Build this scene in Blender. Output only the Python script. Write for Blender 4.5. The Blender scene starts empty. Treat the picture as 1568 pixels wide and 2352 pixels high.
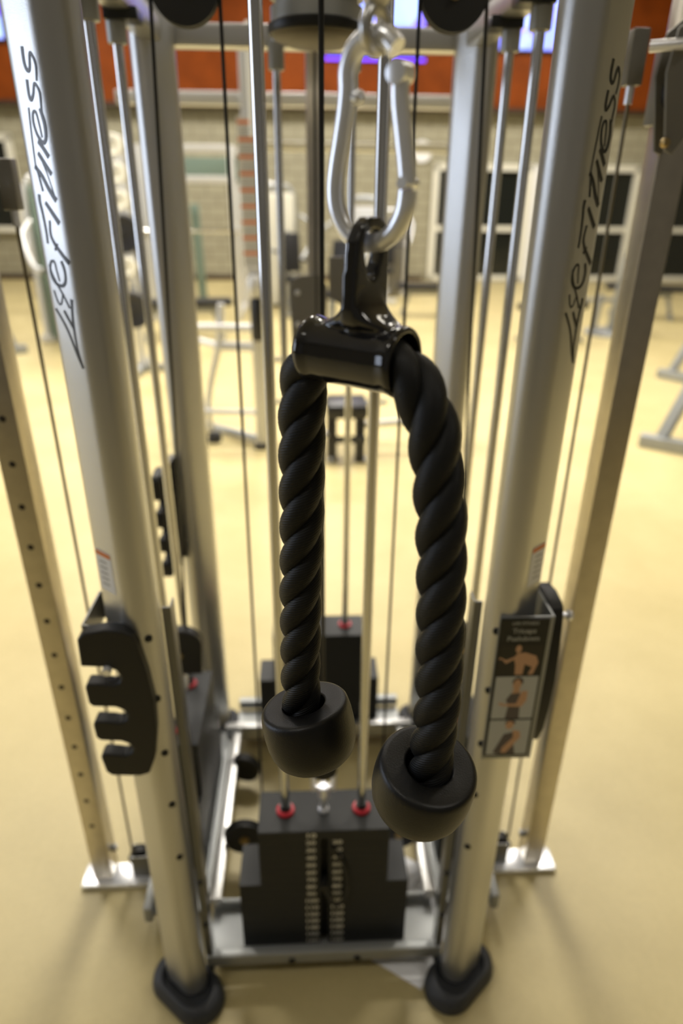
import bpy, bmesh, math, random
from mathutils import Vector, Matrix, noise
random.seed(7)
R = math.radians
scn = bpy.context.scene
COL = scn.collection

# ------------------------------------------------------------------ camera
TH = R(25.64); ROLL = math.atan(34 / 3174.0); F_PX = 1523.0; EYE = 1.65
fw = Vector((0, math.cos(TH), -math.sin(TH))); rt = Vector((1, 0, 0)); up = rt.cross(fw)
r2 = rt * math.cos(ROLL) + up * math.sin(ROLL); u2 = up * math.cos(ROLL) - rt * math.sin(ROLL)
cd = bpy.data.cameras.new('camera'); cam = bpy.data.objects.new('camera', cd); COL.objects.link(cam)
m = Matrix((r2, u2, -fw)).transposed().to_4x4(); m.translation = Vector((0, 0, EYE)); cam.matrix_world = m
cd.sensor_fit = 'VERTICAL'; cd.sensor_height = 36; cd.sensor_width = 24; cd.lens = F_PX * 36 / 2352.0
cd.clip_start = .02; cd.clip_end = 100
cd.dof.use_dof = True; cd.dof.focus_distance = .58; cd.dof.aperture_fstop = 3.0
scn.camera = cam
scn.view_settings.view_transform = 'Standard'; scn.view_settings.look = 'None'
scn.view_settings.gamma = 1; scn.view_settings.use_curve_mapping = False
scn.view_settings.exposure = 0.18

# ------------------------------------------------------------------ world + room light
w = bpy.data.worlds.new('world'); scn.world = w; w.use_nodes = True
w.node_tree.nodes['Background'].inputs[0].default_value = (.30, .27, .22, 1)
w.node_tree.nodes['Background'].inputs[1].default_value = .30

YAW = R(3.0); ORG = Vector((-.027, .923, 0))
UH = Vector((math.cos(YAW), math.sin(YAW), 0)); VH = Vector((-math.sin(YAW), math.cos(YAW), 0))
def P(u, v, z=0): return ORG + UH * u + VH * v + Vector((0, 0, z))

CEIL = 5.6
LAMPS = [(-2.4, -1.9), (2.4, -1.9), (-3.2, 3.6), (.0, 3.8), (3.2, 3.6), (-3.2, 5.2), (0, 5.2), (3.2, 5.2), (-3.2, 8.4), (0, 8.4), (3.2, 8.4), (-4.2, 11.2), (0, 11.2), (4.2, 11.2)]  # first two, behind the camera, are added front fill
def area(name, u, v, z, sx, sy, power, col, rot=None, spread=180):
    l = bpy.data.lights.new(name, 'AREA'); l.shape = 'RECTANGLE'; l.size = sx; l.size_y = sy; l.energy = power; l.color = col
    l.spread = R(spread)
    o = bpy.data.objects.new(name, l); COL.objects.link(o); o.location = P(u, v, z); o.rotation_euler = rot or (0, 0, YAW)
    return o
LIGHT_COL = (1.0, .955, .88)
LAMP_POWER = 72
for i, (lu, lv) in enumerate(LAMPS):
    area('lamp_light', lu, lv, CEIL - .12, 1.2, .6, LAMP_POWER * (.23 if lv < 0 else 2.0 if lv > 11 else 1), LIGHT_COL, spread=170 if lv < 0 or lv > 11 else 105 if lv < 4 else 140)
# ceiling downlight pair, added and unseen, brightens the floor behind the machine
def spot(u, v, z, tu, tv, power, size, blend, rad=.12, col=LIGHT_COL):
    l = bpy.data.lights.new('downlight_lamp', 'SPOT'); l.energy = power; l.spot_size = R(size); l.spot_blend = blend
    l.shadow_soft_size = rad; l.color = col
    o = bpy.data.objects.new('downlight_lamp', l); COL.objects.link(o); o.location = P(u, v, z)
    d = P(tu, tv, 0) - P(u, v, z); o.rotation_euler = d.to_track_quat('-Z', 'Y').to_euler()
FILL_SPOTS = [(-1.2, 2.35), (1.2, 2.35)]
for (lu, lv) in FILL_SPOTS[:2]:
    spot(lu, lv, CEIL - .1, lu, lv, 150, 46, 1.0)
# cool light inferred on the left; the window holding it is added, unseen
LEFT_COOL_POWER = 190
area('left_cool_light', -8.86, 1.2, 2.3, 3.4, 5.2, LEFT_COOL_POWER, (.74, .83, 1.0), rot=(0, R(-90), YAW))

# ------------------------------------------------------------------ materials
def mat(name, col, rough=.5, metal=0.0, spec=.5, coat=0, emit=None, es=0, noise_amt=0, noise_scale=20, bump=0, bump_scale=200, col2=None):
    m = bpy.data.materials.new(name); m.use_nodes = True; nt = m.node_tree; b = nt.nodes['Principled BSDF']
    b.inputs['Base Color'].default_value = (*col, 1); b.inputs['Roughness'].default_value = rough
    b.inputs['Metallic'].default_value = metal; b.inputs['Specular IOR Level'].default_value = spec
    b.inputs['Coat Weight'].default_value = coat
    if emit: b.inputs['Emission Color'].default_value = (*emit, 1); b.inputs['Emission Strength'].default_value = es
    if noise_amt or bump:
        tc = nt.nodes.new('ShaderNodeTexCoord')
    if noise_amt:
        n = nt.nodes.new('ShaderNodeTexNoise'); n.inputs['Scale'].default_value = noise_scale; n.inputs['Detail'].default_value = 4
        nt.links.new(tc.outputs['Object'], n.inputs['Vector'])
        r = nt.nodes.new('ShaderNodeValToRGB'); r.color_ramp.elements[0].position = .3; r.color_ramp.elements[1].position = .7
        c2 = col2 or tuple(c * (1 - noise_amt) for c in col)
        r.color_ramp.elements[0].color = (*c2, 1); r.color_ramp.elements[1].color = (*col, 1)
        nt.links.new(n.outputs['Fac'], r.inputs['Fac']); nt.links.new(r.outputs['Color'], b.inputs['Base Color'])
    if bump:
        n2 = nt.nodes.new('ShaderNodeTexNoise'); n2.inputs['Scale'].default_value = bump_scale
        nt.links.new(tc.outputs['Object'], n2.inputs['Vector'])
        bp = nt.nodes.new('ShaderNodeBump'); bp.inputs['Strength'].default_value = bump; bp.inputs['Distance'].default_value = .002
        nt.links.new(n2.outputs['Fac'], bp.inputs['Height']); nt.links.new(bp.outputs['Normal'], b.inputs['Normal'])
    return m
M = {}
M['silver'] = mat('silver_paint', (.58, .58, .57), .30, .84, bump=.12, bump_scale=900)
M['silver_flat'] = mat('silver_paint_pale', (.33, .34, .335), .40, .45)
M['steel'] = mat('steel_strip', (.22, .22, .21), .35, .8)
M['chrome'] = mat('chrome', (.80, .80, .80), .12, 1)
M['brushed'] = mat('brushed_steel', (.62, .57, .47), .30, 1, noise_amt=.12, noise_scale=30)
M['zinc'] = mat('zinc', (.93, .95, 1.0), .26, .6)
M['brass'] = mat('brass_bolt', (.45, .33, .15), .35, 1)
M['plate'] = mat('black_iron_plate', (.022, .023, .022), .50, .0, .35, bump=.3, bump_scale=500)
M['plastic'] = mat('black_plastic', (.013, .013, .012), .45, 0, .38, bump=.15, bump_scale=1500)
M['rubber'] = mat('black_rubber', (.006, .006, .006), .42, 0, .42, noise_amt=.25, noise_scale=60, bump=.1, bump_scale=700)
M['foot'] = mat('foot_rubber', (.035, .037, .042), .55, 0, .4)
M['dip'] = mat('dipped_vinyl', (.010, .010, .011), .10, 0, .6, coat=.3)
M['cable'] = mat('black_cable', (.012, .012, .012), .4)
M['tancable'] = mat('clear_cable', (.20, .17, .10), .35, .2)
M['red'] = mat('red_rubber', (.62, .03, .05), .35)
M['hole'] = mat('drilled_hole', (.02, .013, .006), .6)
M['black'] = mat('black_print', (.006, .007, .007), .35)
M['white'] = mat('white_print', (.80, .80, .80), .5)
M['digits'] = mat('grey_print', (.75, .72, .62), .5)
M['orange'] = mat('orange_print', (.70, .19, .03), .5)
M['greytext'] = mat('pale_text', (.30, .30, .27), .5)
M['skin'] = mat('printed_skin_tone', (.55, .32, .18), .5)
M['cloth'] = mat('printed_grey_cloth', (.10, .08, .075), .5)
M['hair'] = mat('printed_dark_hair', (.03, .02, .015), .5)
M['photo_grey'] = mat('printed_grey_backdrop', (.46, .47, .44), .4)
M['photo_dark'] = mat('printed_dark_backdrop', (.014, .012, .009), .35)
M['paper'] = mat('white_paper', (.92, .92, .94), .7)
M['putty'] = mat('putty_panel', (.20, .19, .165), .4, .3)
M['lightgrey'] = mat('light_grey_paint', (.66, .66, .65), .4, .3)
M['underside'] = mat('brown_grey_paint', (.085, .07, .045), .45, .3)
M['ivory'] = mat('ivory_paint', (.78, .76, .66), .5)
M['vinyl'] = mat('black_vinyl', (.016, .016, .018), .4)
M['green'] = mat('grey_green_paint', (.16, .22, .18), .5)
M['clock'] = mat('clock_face', (.85, .85, .86), .4)
M['lamp'] = mat('lamp_diffuser', (.9, .9, .85), .5, emit=(1, .93, .8), es=6)

# rope: fine slanted fibres from the strand's own UV
def rope_mat():
    m = mat('black_rope_fibre', (.010, .0105, .011), .5, 0, .30); nt = m.node_tree; b = nt.nodes['Principled BSDF']
    uv = nt.nodes.new('ShaderNodeUVMap'); uv.uv_map = 'UVMap'
    mp = nt.nodes.new('ShaderNodeMapping'); mp.inputs['Scale'].default_value = (1, 1, 1); mp.inputs['Rotation'].default_value = (0, 0, .5)
    wv = nt.nodes.new('ShaderNodeTexWave'); wv.inputs['Scale'].default_value = 9; wv.inputs['Distortion'].default_value = 1.2
    wv.inputs['Detail'].default_value = 2; wv.inputs['Detail Scale'].default_value = 2
    nt.links.new(uv.outputs[0], mp.inputs[0]); nt.links.new(mp.outputs[0], wv.inputs[0])
    bp = nt.nodes.new('ShaderNodeBump'); bp.inputs['Strength'].default_value = .35; bp.inputs['Distance'].default_value = .0006
    nt.links.new(wv.outputs['Fac'], bp.inputs['Height']); nt.links.new(bp.outputs[0], b.inputs['Normal'])
    rp = nt.nodes.new('ShaderNodeValToRGB'); rp.color_ramp.elements[0].color = (.005, .0055, .006, 1); rp.color_ramp.elements[1].color = (.012, .0125, .013, 1)
    nt.links.new(wv.outputs['Fac'], rp.inputs[0]); nt.links.new(rp.outputs[0], b.inputs['Base Color'])
    return m
M['rope'] = rope_mat()

def floor_mat():
    m = bpy.data.materials.new('tan_sports_floor'); m.use_nodes = True; nt = m.node_tree; b = nt.nodes['Principled BSDF']
    tc = nt.nodes.new('ShaderNodeTexCoord')
    n = nt.nodes.new('ShaderNodeTexNoise'); n.inputs['Scale'].default_value = 1.6; n.inputs['Detail'].default_value = 5; n.inputs['Roughness'].default_value = .65
    n2 = nt.nodes.new('ShaderNodeTexNoise'); n2.inputs['Scale'].default_value = 60; n2.inputs['Detail'].default_value = 3
    nt.links.new(tc.outputs['Object'], n.inputs['Vector']); nt.links.new(tc.outputs['Object'], n2.inputs['Vector'])
    r = nt.nodes.new('ShaderNodeValToRGB'); e = r.color_ramp.elements
    e[0].position = .25; e[0].color = (.47, .385, .175, 1); e[1].position = .75; e[1].color = (.59, .49, .245, 1)
    nt.links.new(n.outputs['Fac'], r.inputs[0])
    mx = nt.nodes.new('ShaderNodeMixRGB'); mx.blend_type = 'MULTIPLY'; mx.inputs[0].default_value = .12
    nt.links.new(r.outputs[0], mx.inputs[1]); nt.links.new(n2.outputs['Fac'], mx.inputs[2]); nt.links.new(mx.outputs[0], b.inputs['Base Color'])
    b.inputs['Roughness'].default_value = .42; b.inputs['Specular IOR Level'].default_value = .35
    bp = nt.nodes.new('ShaderNodeBump'); bp.inputs['Strength'].default_value = .1; bp.inputs['Distance'].default_value = .002
    nt.links.new(n2.outputs['Fac'], bp.inputs['Height']); nt.links.new(bp.outputs[0], b.inputs['Normal'])
    return m
M['floor'] = floor_mat()
def block_mat(turn=0):
    m = bpy.data.materials.new('painted_block_wall'); m.use_nodes = True; nt = m.node_tree; b = nt.nodes['Principled BSDF']
    tc = nt.nodes.new('ShaderNodeTexCoord'); mp = nt.nodes.new('ShaderNodeMapping'); mp.inputs['Rotation'].default_value = (R(90), 0, 0) if not turn else (0, R(90), R(90))
    br = nt.nodes.new('ShaderNodeTexBrick'); br.inputs['Scale'].default_value = 1; br.inputs['Brick Width'].default_value = .4; br.inputs['Row Height'].default_value = .2
    br.inputs['Mortar Size'].default_value = .012
    br.inputs['Color1'].default_value = (.36, .335, .235, 1); br.inputs['Color2'].default_value = (.33, .305, .215, 1); br.inputs['Mortar'].default_value = (.22, .20, .135, 1)
    nt.links.new(tc.outputs['Object'], mp.inputs[0]); nt.links.new(mp.outputs[0], br.inputs['Vector']); nt.links.new(br.outputs[0], b.inputs['Base Color'])
    b.inputs['Roughness'].default_value = .7
    return m
M['block'] = block_mat(); M['block_side'] = block_mat(1)
M['wood'] = mat('orange_wood_panel', (.25, .054, .006), .6, 0, .12, noise_amt=.3, noise_scale=3)
M['woodtrim'] = mat('dark_wood_trim', (.045, .022, .010), .5)
M['ceiling'] = mat('ceiling_paint', (.33, .31, .27), .8)
M['glass'] = mat('dark_window_glass', (.012, .014, .012), .12, 0, .5)
M['tvbezel'] = mat('tv_bezel', (.01, .01, .012), .3)
def tv_mat():
    m = bpy.data.materials.new('tv_picture'); m.use_nodes = True; nt = m.node_tree; b = nt.nodes['Principled BSDF']
    b.inputs['Base Color'].default_value = (.01, .01, .02, 1)
    tc = nt.nodes.new('ShaderNodeTexCoord'); v = nt.nodes.new('ShaderNodeTexVoronoi'); v.inputs['Scale'].default_value = 2.3
    nt.links.new(tc.outputs['Object'], v.inputs['Vector'])
    r = nt.nodes.new('ShaderNodeValToRGB'); e = r.color_ramp.elements
    e[0].color = (.10, .06, 1, 1); e[1].color = (.9, .45, .95, 1); x = e.new(.45); x.color = (.35, .5, 1, 1); x = e.new(.7); x.color = (.20, .12, .95, 1)
    nt.links.new(v.outputs['Color'], r.inputs[0]); nt.links.new(r.outputs[0], b.inputs['Emission Color']); b.inputs['Emission Strength'].default_value = 2.2
    return m
M['tv'] = tv_mat()
M['led'] = mat('blue_led', (.02, .01, .1), .4, emit=(.16, .05, 1), es=2.5)

# ------------------------------------------------------------------ mesh helpers
def V(*a): return Vector(a)
def frame(z):
    z = z.normalized(); a = V(0, 0, 1) if abs(z.z) < .95 else V(1, 0, 0)
    x = a.cross(z).normalized(); return x, z.cross(x)
def spline(pts, n=6):
    pts = [Vector(p) for p in pts]; out = []
    for i in range(len(pts) - 1):
        p0 = pts[max(i - 1, 0)]; p1 = pts[i]; p2 = pts[i + 1]; p3 = pts[min(i + 2, len(pts) - 1)]
        for k in range(n):
            t = k / n; out.append(.5 * ((2 * p1) + (p2 - p0) * t + (2 * p0 - 5 * p1 + 4 * p2 - p3) * t * t + (3 * p1 - p0 - 3 * p2 + p3) * t ** 3))
    out.append(pts[-1]); return out
def transport(pts, closed=False):
    n = len(pts); T = []
    for i in range(n):
        if closed: d = pts[(i + 1) % n] - pts[i - 1]
        else: d = pts[min(i + 1, n - 1)] - pts[max(i - 1, 0)]
        T.append(d.normalized())
    X = [frame(T[0])[0]]
    for i in range(1, n):
        x = X[-1] - T[i] * X[-1].dot(T[i]); X.append(x.normalized())
    return T, X, [T[i].cross(X[i]) for i in range(n)]
class MB:
    def __init__(s): s.b = bmesh.new(); s.uv = None
    def face(s, vs):
        try: return s.b.faces.new(vs)
        except ValueError: return None
    def box(s, c, d, rot=None, bev=0):
        t = bmesh.new(); bmesh.ops.create_cube(t, size=1)
        for v in t.verts: v.co = Vector((v.co.x * d[0], v.co.y * d[1], v.co.z * d[2]))
        if bev: bmesh.ops.bevel(t, geom=t.edges[:], offset=bev, segments=2, affect='EDGES', profile=.6)
        Mx = Matrix.Translation(Vector(c)) @ (rot.to_4x4() if rot else Matrix.Identity(4))
        s.merge(t, Mx); return s
    def merge(s, t, Mx=None):
        mp = {v: s.b.verts.new((Mx @ v.co) if Mx else v.co) for v in t.verts}
        for f in t.faces: s.face([mp[v] for v in f.verts])
        t.free()
    def ring(s, c, x, y, r, n, ry=None):
        ry = r if ry is None else ry
        return [s.b.verts.new(c + x * (r * math.cos(2 * math.pi * k / n)) + y * (ry * math.sin(2 * math.pi * k / n))) for k in range(n)]
    def bridge(s, a, b, n):
        for k in range(n): s.face([a[k], a[(k + 1) % n], b[(k + 1) % n], b[k]])
    def cyl(s, p0, p1, r, n=16, r1=None, cap=True):
        p0, p1 = Vector(p0), Vector(p1); x, y = frame(p1 - p0); a = s.ring(p0, x, y, r, n); b = s.ring(p1, x, y, r if r1 is None else r1, n)
        s.bridge(a, b, n)
        if cap: s.face(a[::-1]); s.face(b)
        return s
    def lathe(s, base, axis, prof, n=32):     # prof: [(r, h)] along the axis
        base = Vector(base); axis = Vector(axis).normalized(); x, y = frame(axis); pr = None
        for (r, h) in prof:
            c = base + axis * h
            if r < 1e-6:
                v = s.b.verts.new(c)
                if pr:
                    if len(pr) > 1:
                        for k in range(n): s.face([pr[k], pr[(k + 1) % n], v])
                cu = [v]
            else:
                cu = s.ring(c, x, y, r, n)
                if pr:
                    if len(pr) == 1:
                        for k in range(n): s.face([pr[0], cu[(k + 1) % n], cu[k]])
                    else: s.bridge(pr, cu, n)
            pr = cu
        return s
    def tube(s, pts, r, n=10, closed=False, cap=True):
        pts = [Vector(p) for p in pts]; T, X, Y = transport(pts, closed); rings = []
        for i, p in enumerate(pts):
            rr = r(i / (len(pts) - 1)) if callable(r) else r
            rings.append(s.ring(p, X[i], Y[i], rr, n))
        for i in range(len(rings) - 1): s.bridge(rings[i], rings[i + 1], n)
        if closed: s.bridge(rings[-1], rings[0], n)
        elif cap: s.face(rings[0][::-1]); s.face(rings[-1])
        return s
    def bar(s, p0, p1, w, h, bev=.004, upv=(0, 0, 1)):        # rectangular tube
        p0, p1 = Vector(p0), Vector(p1); d = p1 - p0; z = d.normalized(); upv = Vector(upv)
        if abs(z.dot(upv)) > .95: upv = V(0, 1, 0)
        x = upv.cross(z).normalized(); y = z.cross(x)
        rot = Matrix((x, y, z)).transposed()
        return s.box((p0 + p1) / 2, (w, h, d.length), rot, bev)
    def prism(s, pts, o, x, y, d):          # 2d outline extruded along d
        o, x, y, d = Vector(o), Vector(x), Vector(y), Vector(d)
        a = [s.b.verts.new(o + x * p[0] + y * p[1]) for p in pts]; b = [s.b.verts.new(v.co + d) for v in a]; n = len(a)
        s.face(a); s.face(b[::-1])
        for k in range(n): s.face([a[k], b[k], b[(k + 1) % n], a[(k + 1) % n]])
        return s
    def build(s, name, mt, parent=None, smooth=True, bevel=0, angle=40):
        bmesh.ops.recalc_face_normals(s.b, faces=s.b.faces[:])
        me = bpy.data.meshes.new(name); s.b.to_mesh(me); s.b.free()
        if smooth:
            for p in me.polygons: p.use_smooth = True
            me.set_sharp_from_angle(angle=R(angle))
        me.materials.append(M[mt] if isinstance(mt, str) else mt)
        o = bpy.data.objects.new(name, me); COL.objects.link(o)
        if parent: o.parent = parent
        if bevel:
            bv = o.modifiers.new('bevel', 'BEVEL'); bv.width = bevel; bv.segments = 2; bv.limit_method = 'ANGLE'
        return o
def tag(o, label=None, cat=None, group=None, kind=None):
    if label: o['label'] = label
    if cat: o['category'] = cat
    if group: o['group'] = group
    if kind: o['kind'] = kind
    return o
def thing(name, label, cat, loc=None, rz=None, group=None):
    o = bpy.data.objects.new(name, None); COL.objects.link(o); o.empty_display_size = .1
    o.location = loc if loc is not None else ORG; o.rotation_euler = (0, 0, YAW if rz is None else rz)
    return tag(o, label, cat, group)
def struct(name, mb, mt, smooth=False):
    o = mb.build(name, mt, None, smooth); o.location = ORG; o.rotation_euler = (0, 0, YAW); o['kind'] = 'structure'; return o
def copy_tree(o, parent=None):
    c = o.copy(); COL.objects.link(c)
    if parent: c.parent = parent
    for ch in list(o.children): copy_tree(ch, c)
    return c
def text_mb(txt, size, o, x, y, thick=.0004, align='CENTER', shear=0):
    cu = bpy.data.curves.new('t', 'FONT'); cu.body = txt; cu.size = size; cu.align_x = align; cu.align_y = 'CENTER'; cu.shear = shear; cu.offset = size * .035; cu.resolution_u = 2
    ob = bpy.data.objects.new('t', cu); me = bpy.data.meshes.new_from_object(ob)
    t = bmesh.new(); t.from_mesh(me); o, x, y = Vector(o), Vector(x), Vector(y)
    for v in t.verts: v.co = o + x * v.co.x + y * v.co.y
    mb = MB(); mb.merge(t); bpy.data.objects.remove(ob); bpy.data.curves.remove(cu); bpy.data.meshes.remove(me)
    return mb

# ------------------------------------------------------------------ the room
WV = 13.8
struct('floor', MB().box((0, 4.0, -.05), (18.4, 20, .1)), 'floor')
struct('ceiling', MB().box((0, 4.0, CEIL + .05), (18.4, 20, .1)), 'ceiling')
struct('wall_back', MB().box((0, WV + .1, 1.54), (18.4, .2, 3.08)), 'block')
struct('wall_back_upper', MB().box((0, WV + .07, (3.14 + CEIL) / 2), (18.4, .26, CEIL - 3.14)), 'wood')
struct('wall_left', MB().box((-9.1, 4.0, CEIL / 2), (.2, 19.8, CEIL)), 'block_side')
struct('wall_right', MB().box((9.1, 4.0, CEIL / 2), (.2, 19.8, CEIL)), 'block_side')
struct('trim_1', MB().box((0, WV - .08, 3.11), (18.0, .28, .07)), 'woodtrim')
struct('baseboard_back', MB().box((-3.4, WV - .012, .05), (11.6, .024, .1)), 'woodtrim')
# glazed doors and windows in the back wall
def glazed(n, u0, u1, z0, z1, rails, name='window'):
    f = MB(); y = WV - .05
    f.box(((u0 + u1) / 2, y, z1 - .05), (u1 - u0, .1, .12)); f.box(((u0 + u1) / 2, y, z0 + .05), (u1 - u0, .1, .1))
    f.box((u0 + .06, y, (z0 + z1) / 2), (.12, .1, z1 - z0)); f.box((u1 - .06, y, (z0 + z1) / 2), (.12, .1, z1 - z0))
    for z in rails: f.box(((u0 + u1) / 2, y + .01, z), (u1 - u0 - .2, .08, .1))
    o = struct('%s_%d' % (name, n), f, 'ivory')
    g = MB().box(((u0 + u1) / 2, WV - .012, (z0 + z1) / 2), (u1 - u0 - .2, .02, z1 - z0 - .18)).build('pane', 'glass', o, False)
    return o
glazed(1, 2.50, 4.50, .02, 2.20, [1.03])
glazed(2, 4.80, 6.70, .02, 2.20, [1.03])
glazed(3, 6.72, 8.60, .02, 2.20, [1.03])
struct('trim_2', MB().box((4.65, WV - .07, 1.1), (.30, .14, 2.2)), 'clock')
glazed(4, -8.4, -5.6, .9, 2.6, [1.75])
b = MB()
for v_ in (-1.5, .3, 2.1, 3.9): b.box((-8.98, v_, 2.3), (.08, .08, 3.6))
for z_ in (.5, 2.3, 4.1): b.box((-8.98, 1.2, z_), (.08, 5.5, .08))
wl = struct('window_5', b, 'ivory')  # unseen frame, added to go with the cool light from the left
MB().box((-8.992, 1.2, 2.3), (.01, 5.4, 3.6)).build('pane', 'glass', wl, False)
c = thing('wall_clock', 'round white wall clock on the tan block wall above the glazed doors', 'clock', P(2.25, WV, 2.41))
MB().lathe((0, 0, 0), (0, -1, 0), [(0, .0), (.19, .0), (.20, .02), (.19, .045), (.17, .04), (0, .04)], 40).build('clock_body', 'clock', c)
h = MB(); h.box((0, -.046, .05), (.014, .004, .12)); h.box((.05, -.046, .0), (.1, .004, .012)); h.build('clock_hands', 'black', c)
def tv(u, z, wd, ht, label):
    t = thing('television', label, 'television', P(u, WV - .1, z))
    MB().box((0, .03, ht / 2), (wd, .06, ht), bev=.01).build('tv_housing', 'tvbezel', t)
    MB().box((0, -.006, ht / 2 + .01), (wd - .07, .012, ht - .1)).build('screen', 'tv', t)
    return t
tv(1.28, 3.93, 1.85, 1.08, 'wall television showing a blue and violet picture behind the steel carabiner')
tv(4.30, 4.03, 1.8, 1.05, 'wall television with violet and pink picture, rightmost on the orange wood band')
tv(-6.25, 4.03, 1.8, 1.05, 'wall television with bright blue picture at far left above the gym floor')
tag(MB().box((0, 0, 0), (1.85, .03, .05)).build('led_strip', 'led', None), 'thin blue glowing light strip under the middle wall television', 'light strip')
o = bpy.data.objects['led_strip']; o.location = P(1.28, WV - .115, 3.895); o.rotation_euler = (0, 0, YAW)
for i, (lu, lv) in enumerate(LAMPS):  # the first two panels house the added front fill
    t = thing('ceiling_light', 'unseen recessed rectangular ceiling light panel above the gym floor', 'ceiling light', P(lu, lv, CEIL - .03), group='recessed ceiling light panels')
    f = MB(); f.box((0, .33, 0), (1.3, .05, .06)); f.box((0, -.33, 0), (1.3, .05, .06)); f.box((.63, 0, 0), (.05, .62, .06)); f.box((-.63, 0, 0), (.05, .62, .06)); f.build('light_frame', 'ivory', t)
    MB().box((0, 0, .0), (1.2, .6, .02)).build('diffuser', 'lamp', t)
for (lu, lv) in FILL_SPOTS:  # added fixtures for the floor spots, out of view
    t = thing('downlight', 'unseen added ceiling downlight over the cable machine', 'ceiling light', P(lu, lv, CEIL - .03), group='added ceiling fill spots')
    MB().lathe((0, 0, 0), (0, 0, -1), [(.08, -.02), (.14, -.02), (.14, .03), (.12, .03), (.1, -.01), (.08, -.015)], 24).build('fill_spot_ring', 'ivory', t)
    MB().lathe((0, 0, 0), (0, 0, -1), [(0, -.012), (.09, -.012), (.09, -.006), (0, -.006)], 24).build('fill_spot_lens', 'lamp', t)

# ------------------------------------------------------------------ the cable machine
CM = thing('cable_machine', 'tall silver four-sided cable weight machine filling the picture, with racks on its front posts', 'cable machine')
CU, CV, SW, SL, SA = .3145, .003, .063, .104, R(40)
def stadium(cu, cv, ang, W=SW, L=SL, n=14):
    ax = V(math.cos(ang), math.sin(ang), 0); nn = V(-ax.y, ax.x, 0); h = (L - W) / 2; r = W / 2; c = V(cu, cv, 0); pts = []
    for sg in (1, -1):
        for k in range(n + 1):
            a = -math.pi / 2 + math.pi * k / n; pts.append(c + ax * (sg * (h + r * math.cos(a))) + nn * (sg * r * math.sin(a)))
    return pts
def upright(cu, cv, ang, label, z0=.035, z1=2.35):
    b = MB(); pts = stadium(cu, cv, ang); lo = [b.b.verts.new((p.x, p.y, z0)) for p in pts]; hi = [b.b.verts.new((p.x, p.y, z1)) for p in pts]
    n = len(pts)
    for k in range(n): b.face([lo[k], lo[(k + 1) % n], hi[(k + 1) % n], hi[k]])
    b.face(lo[::-1]); b.face(hi)
    o = b.build('upright', 'silver', CM); tag(o, label)
    f = MB(); prev = None                                   # moulded rubber boot round the post foot
    for (grow, z) in ((.030, 0), (.034, .008), (.030, .030), (.022, .040), (.012, .042), (.008, .030), (.002, .026)):
        sh = .016 if cv < .4 else 0; ps = stadium(cu + sh * (-.2 if cu > 0 else .2), cv - sh, ang, SW + 2 * grow * .72, SL + 2 * grow * 1.25)
        cur = [f.b.verts.new((p.x, p.y, z)) for p in ps]
        if prev: f.bridge(prev, cur, len(cur))
        else: f.face(cur[::-1])
        prev = cur
    f.face(prev); f.build('rubber_foot', 'foot', o)
    return o
AL, AR = math.pi - SA, SA
up_l = upright(-CU, CV, AL, 'front left post of the machine')
up_r = upright(CU, CV, AR, 'front right post of the machine')
up_bl = upright(-.345, .80, R(50), 'rear left post of the machine')
up_br = upright(.352, .80, math.pi - R(50), 'rear right post of the machine')
# lettering strokes (arc length s across the post face in mm, height z in mm above the first letter)
STROKES = [([(-21, 0), (-12, 18), (-2, 41), (7, 56), (21, 73)], 2.6, 2.0), ([(-21, 0), (-15, 23), (-14, 46), (-15, 64), (-19, 88)], 1.6, 3.0),
 ([(-14, 51), (-6, 61), (2, 72)], 2.6, 2.6), ([(-12, 76), (-3, 90), (8, 104), (15, 115), (19, 127)], 1.8, 1.2), ([(-2, 94), (6, 80), (13, 82), (18, 96)], 1.2, 1.6),
 ([(1, 108), (4, 121), (6, 131), (13, 131), (18, 123), (17, 112), (8, 104), (-4, 103), (-12, 109), (-14, 121), (-10, 133)], 1.4, 3.0),
 ([(-26, 131), (-14, 141), (-2, 152), (4, 163), (1, 179)], 3.6, 2.0), ([(14, 152), (13, 166), (14, 186), (16, 199), (15, 208)], 2.0, 3.2), ([(0, 145), (-8, 153)], 2, 1.2),
 ([(-19, 176), (-7, 188), (4, 199)], 4.0, 3.0), ([(-20, 201), (-8, 214), (2, 228), (14, 238)], 4.0, 3.0), ([(5, 211), (8, 225), (11, 239)], 2.2, 1.6), ([(12, 238), (10, 264), (8, 283), (6, 298)], 1.2, 1.6),
 ([(-19, 229), (-8, 241), (2, 252)], 3.4, 3.0), ([(-19, 247), (-11, 256), (-2, 264)], 3.6, 3.0), ([(-19, 204), (-12, 225), (-5, 240), (-1, 248)], .8, .8),
 ([(-12, 267), (-10, 283), (-7, 293), (-1, 292), (1, 282), (-3, 270), (-12, 262), (-19, 266), (-21, 280), (-17, 296)], 1.4, 3.2),
 ([(-19, 289), (-20, 298), (-21, 312), (-14, 320), (-8, 310), (-2, 305), (1, 310), (0, 325)], 1.4, 2.8),
 ([(-19, 322), (-22, 336), (-19, 345), (-14, 348), (-9, 334), (-3, 334), (0, 342), (-1, 356)], 1.4, 3.0)]
def post_point(side, s, z, off=.0005):
    ang = AR if side > 0 else AL; ax = V(math.cos(ang), math.sin(ang), 0); nn = V(side * math.sin(SA), -math.cos(SA), 0)
    h = (SL - SW) / 2; r = SW / 2; c = V(side * CU, CV, 0)
    if abs(s) <= h: p = c + ax * s + nn * (r + off)
    else:
        a = (abs(s) - h) / r; sg = 1 if s > 0 else -1
        p = c + ax * (sg * h) + ax * (sg * math.sin(a) * (r + off)) + nn * (math.cos(a) * (r + off))
    return V(p.x, p.y, z)
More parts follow.
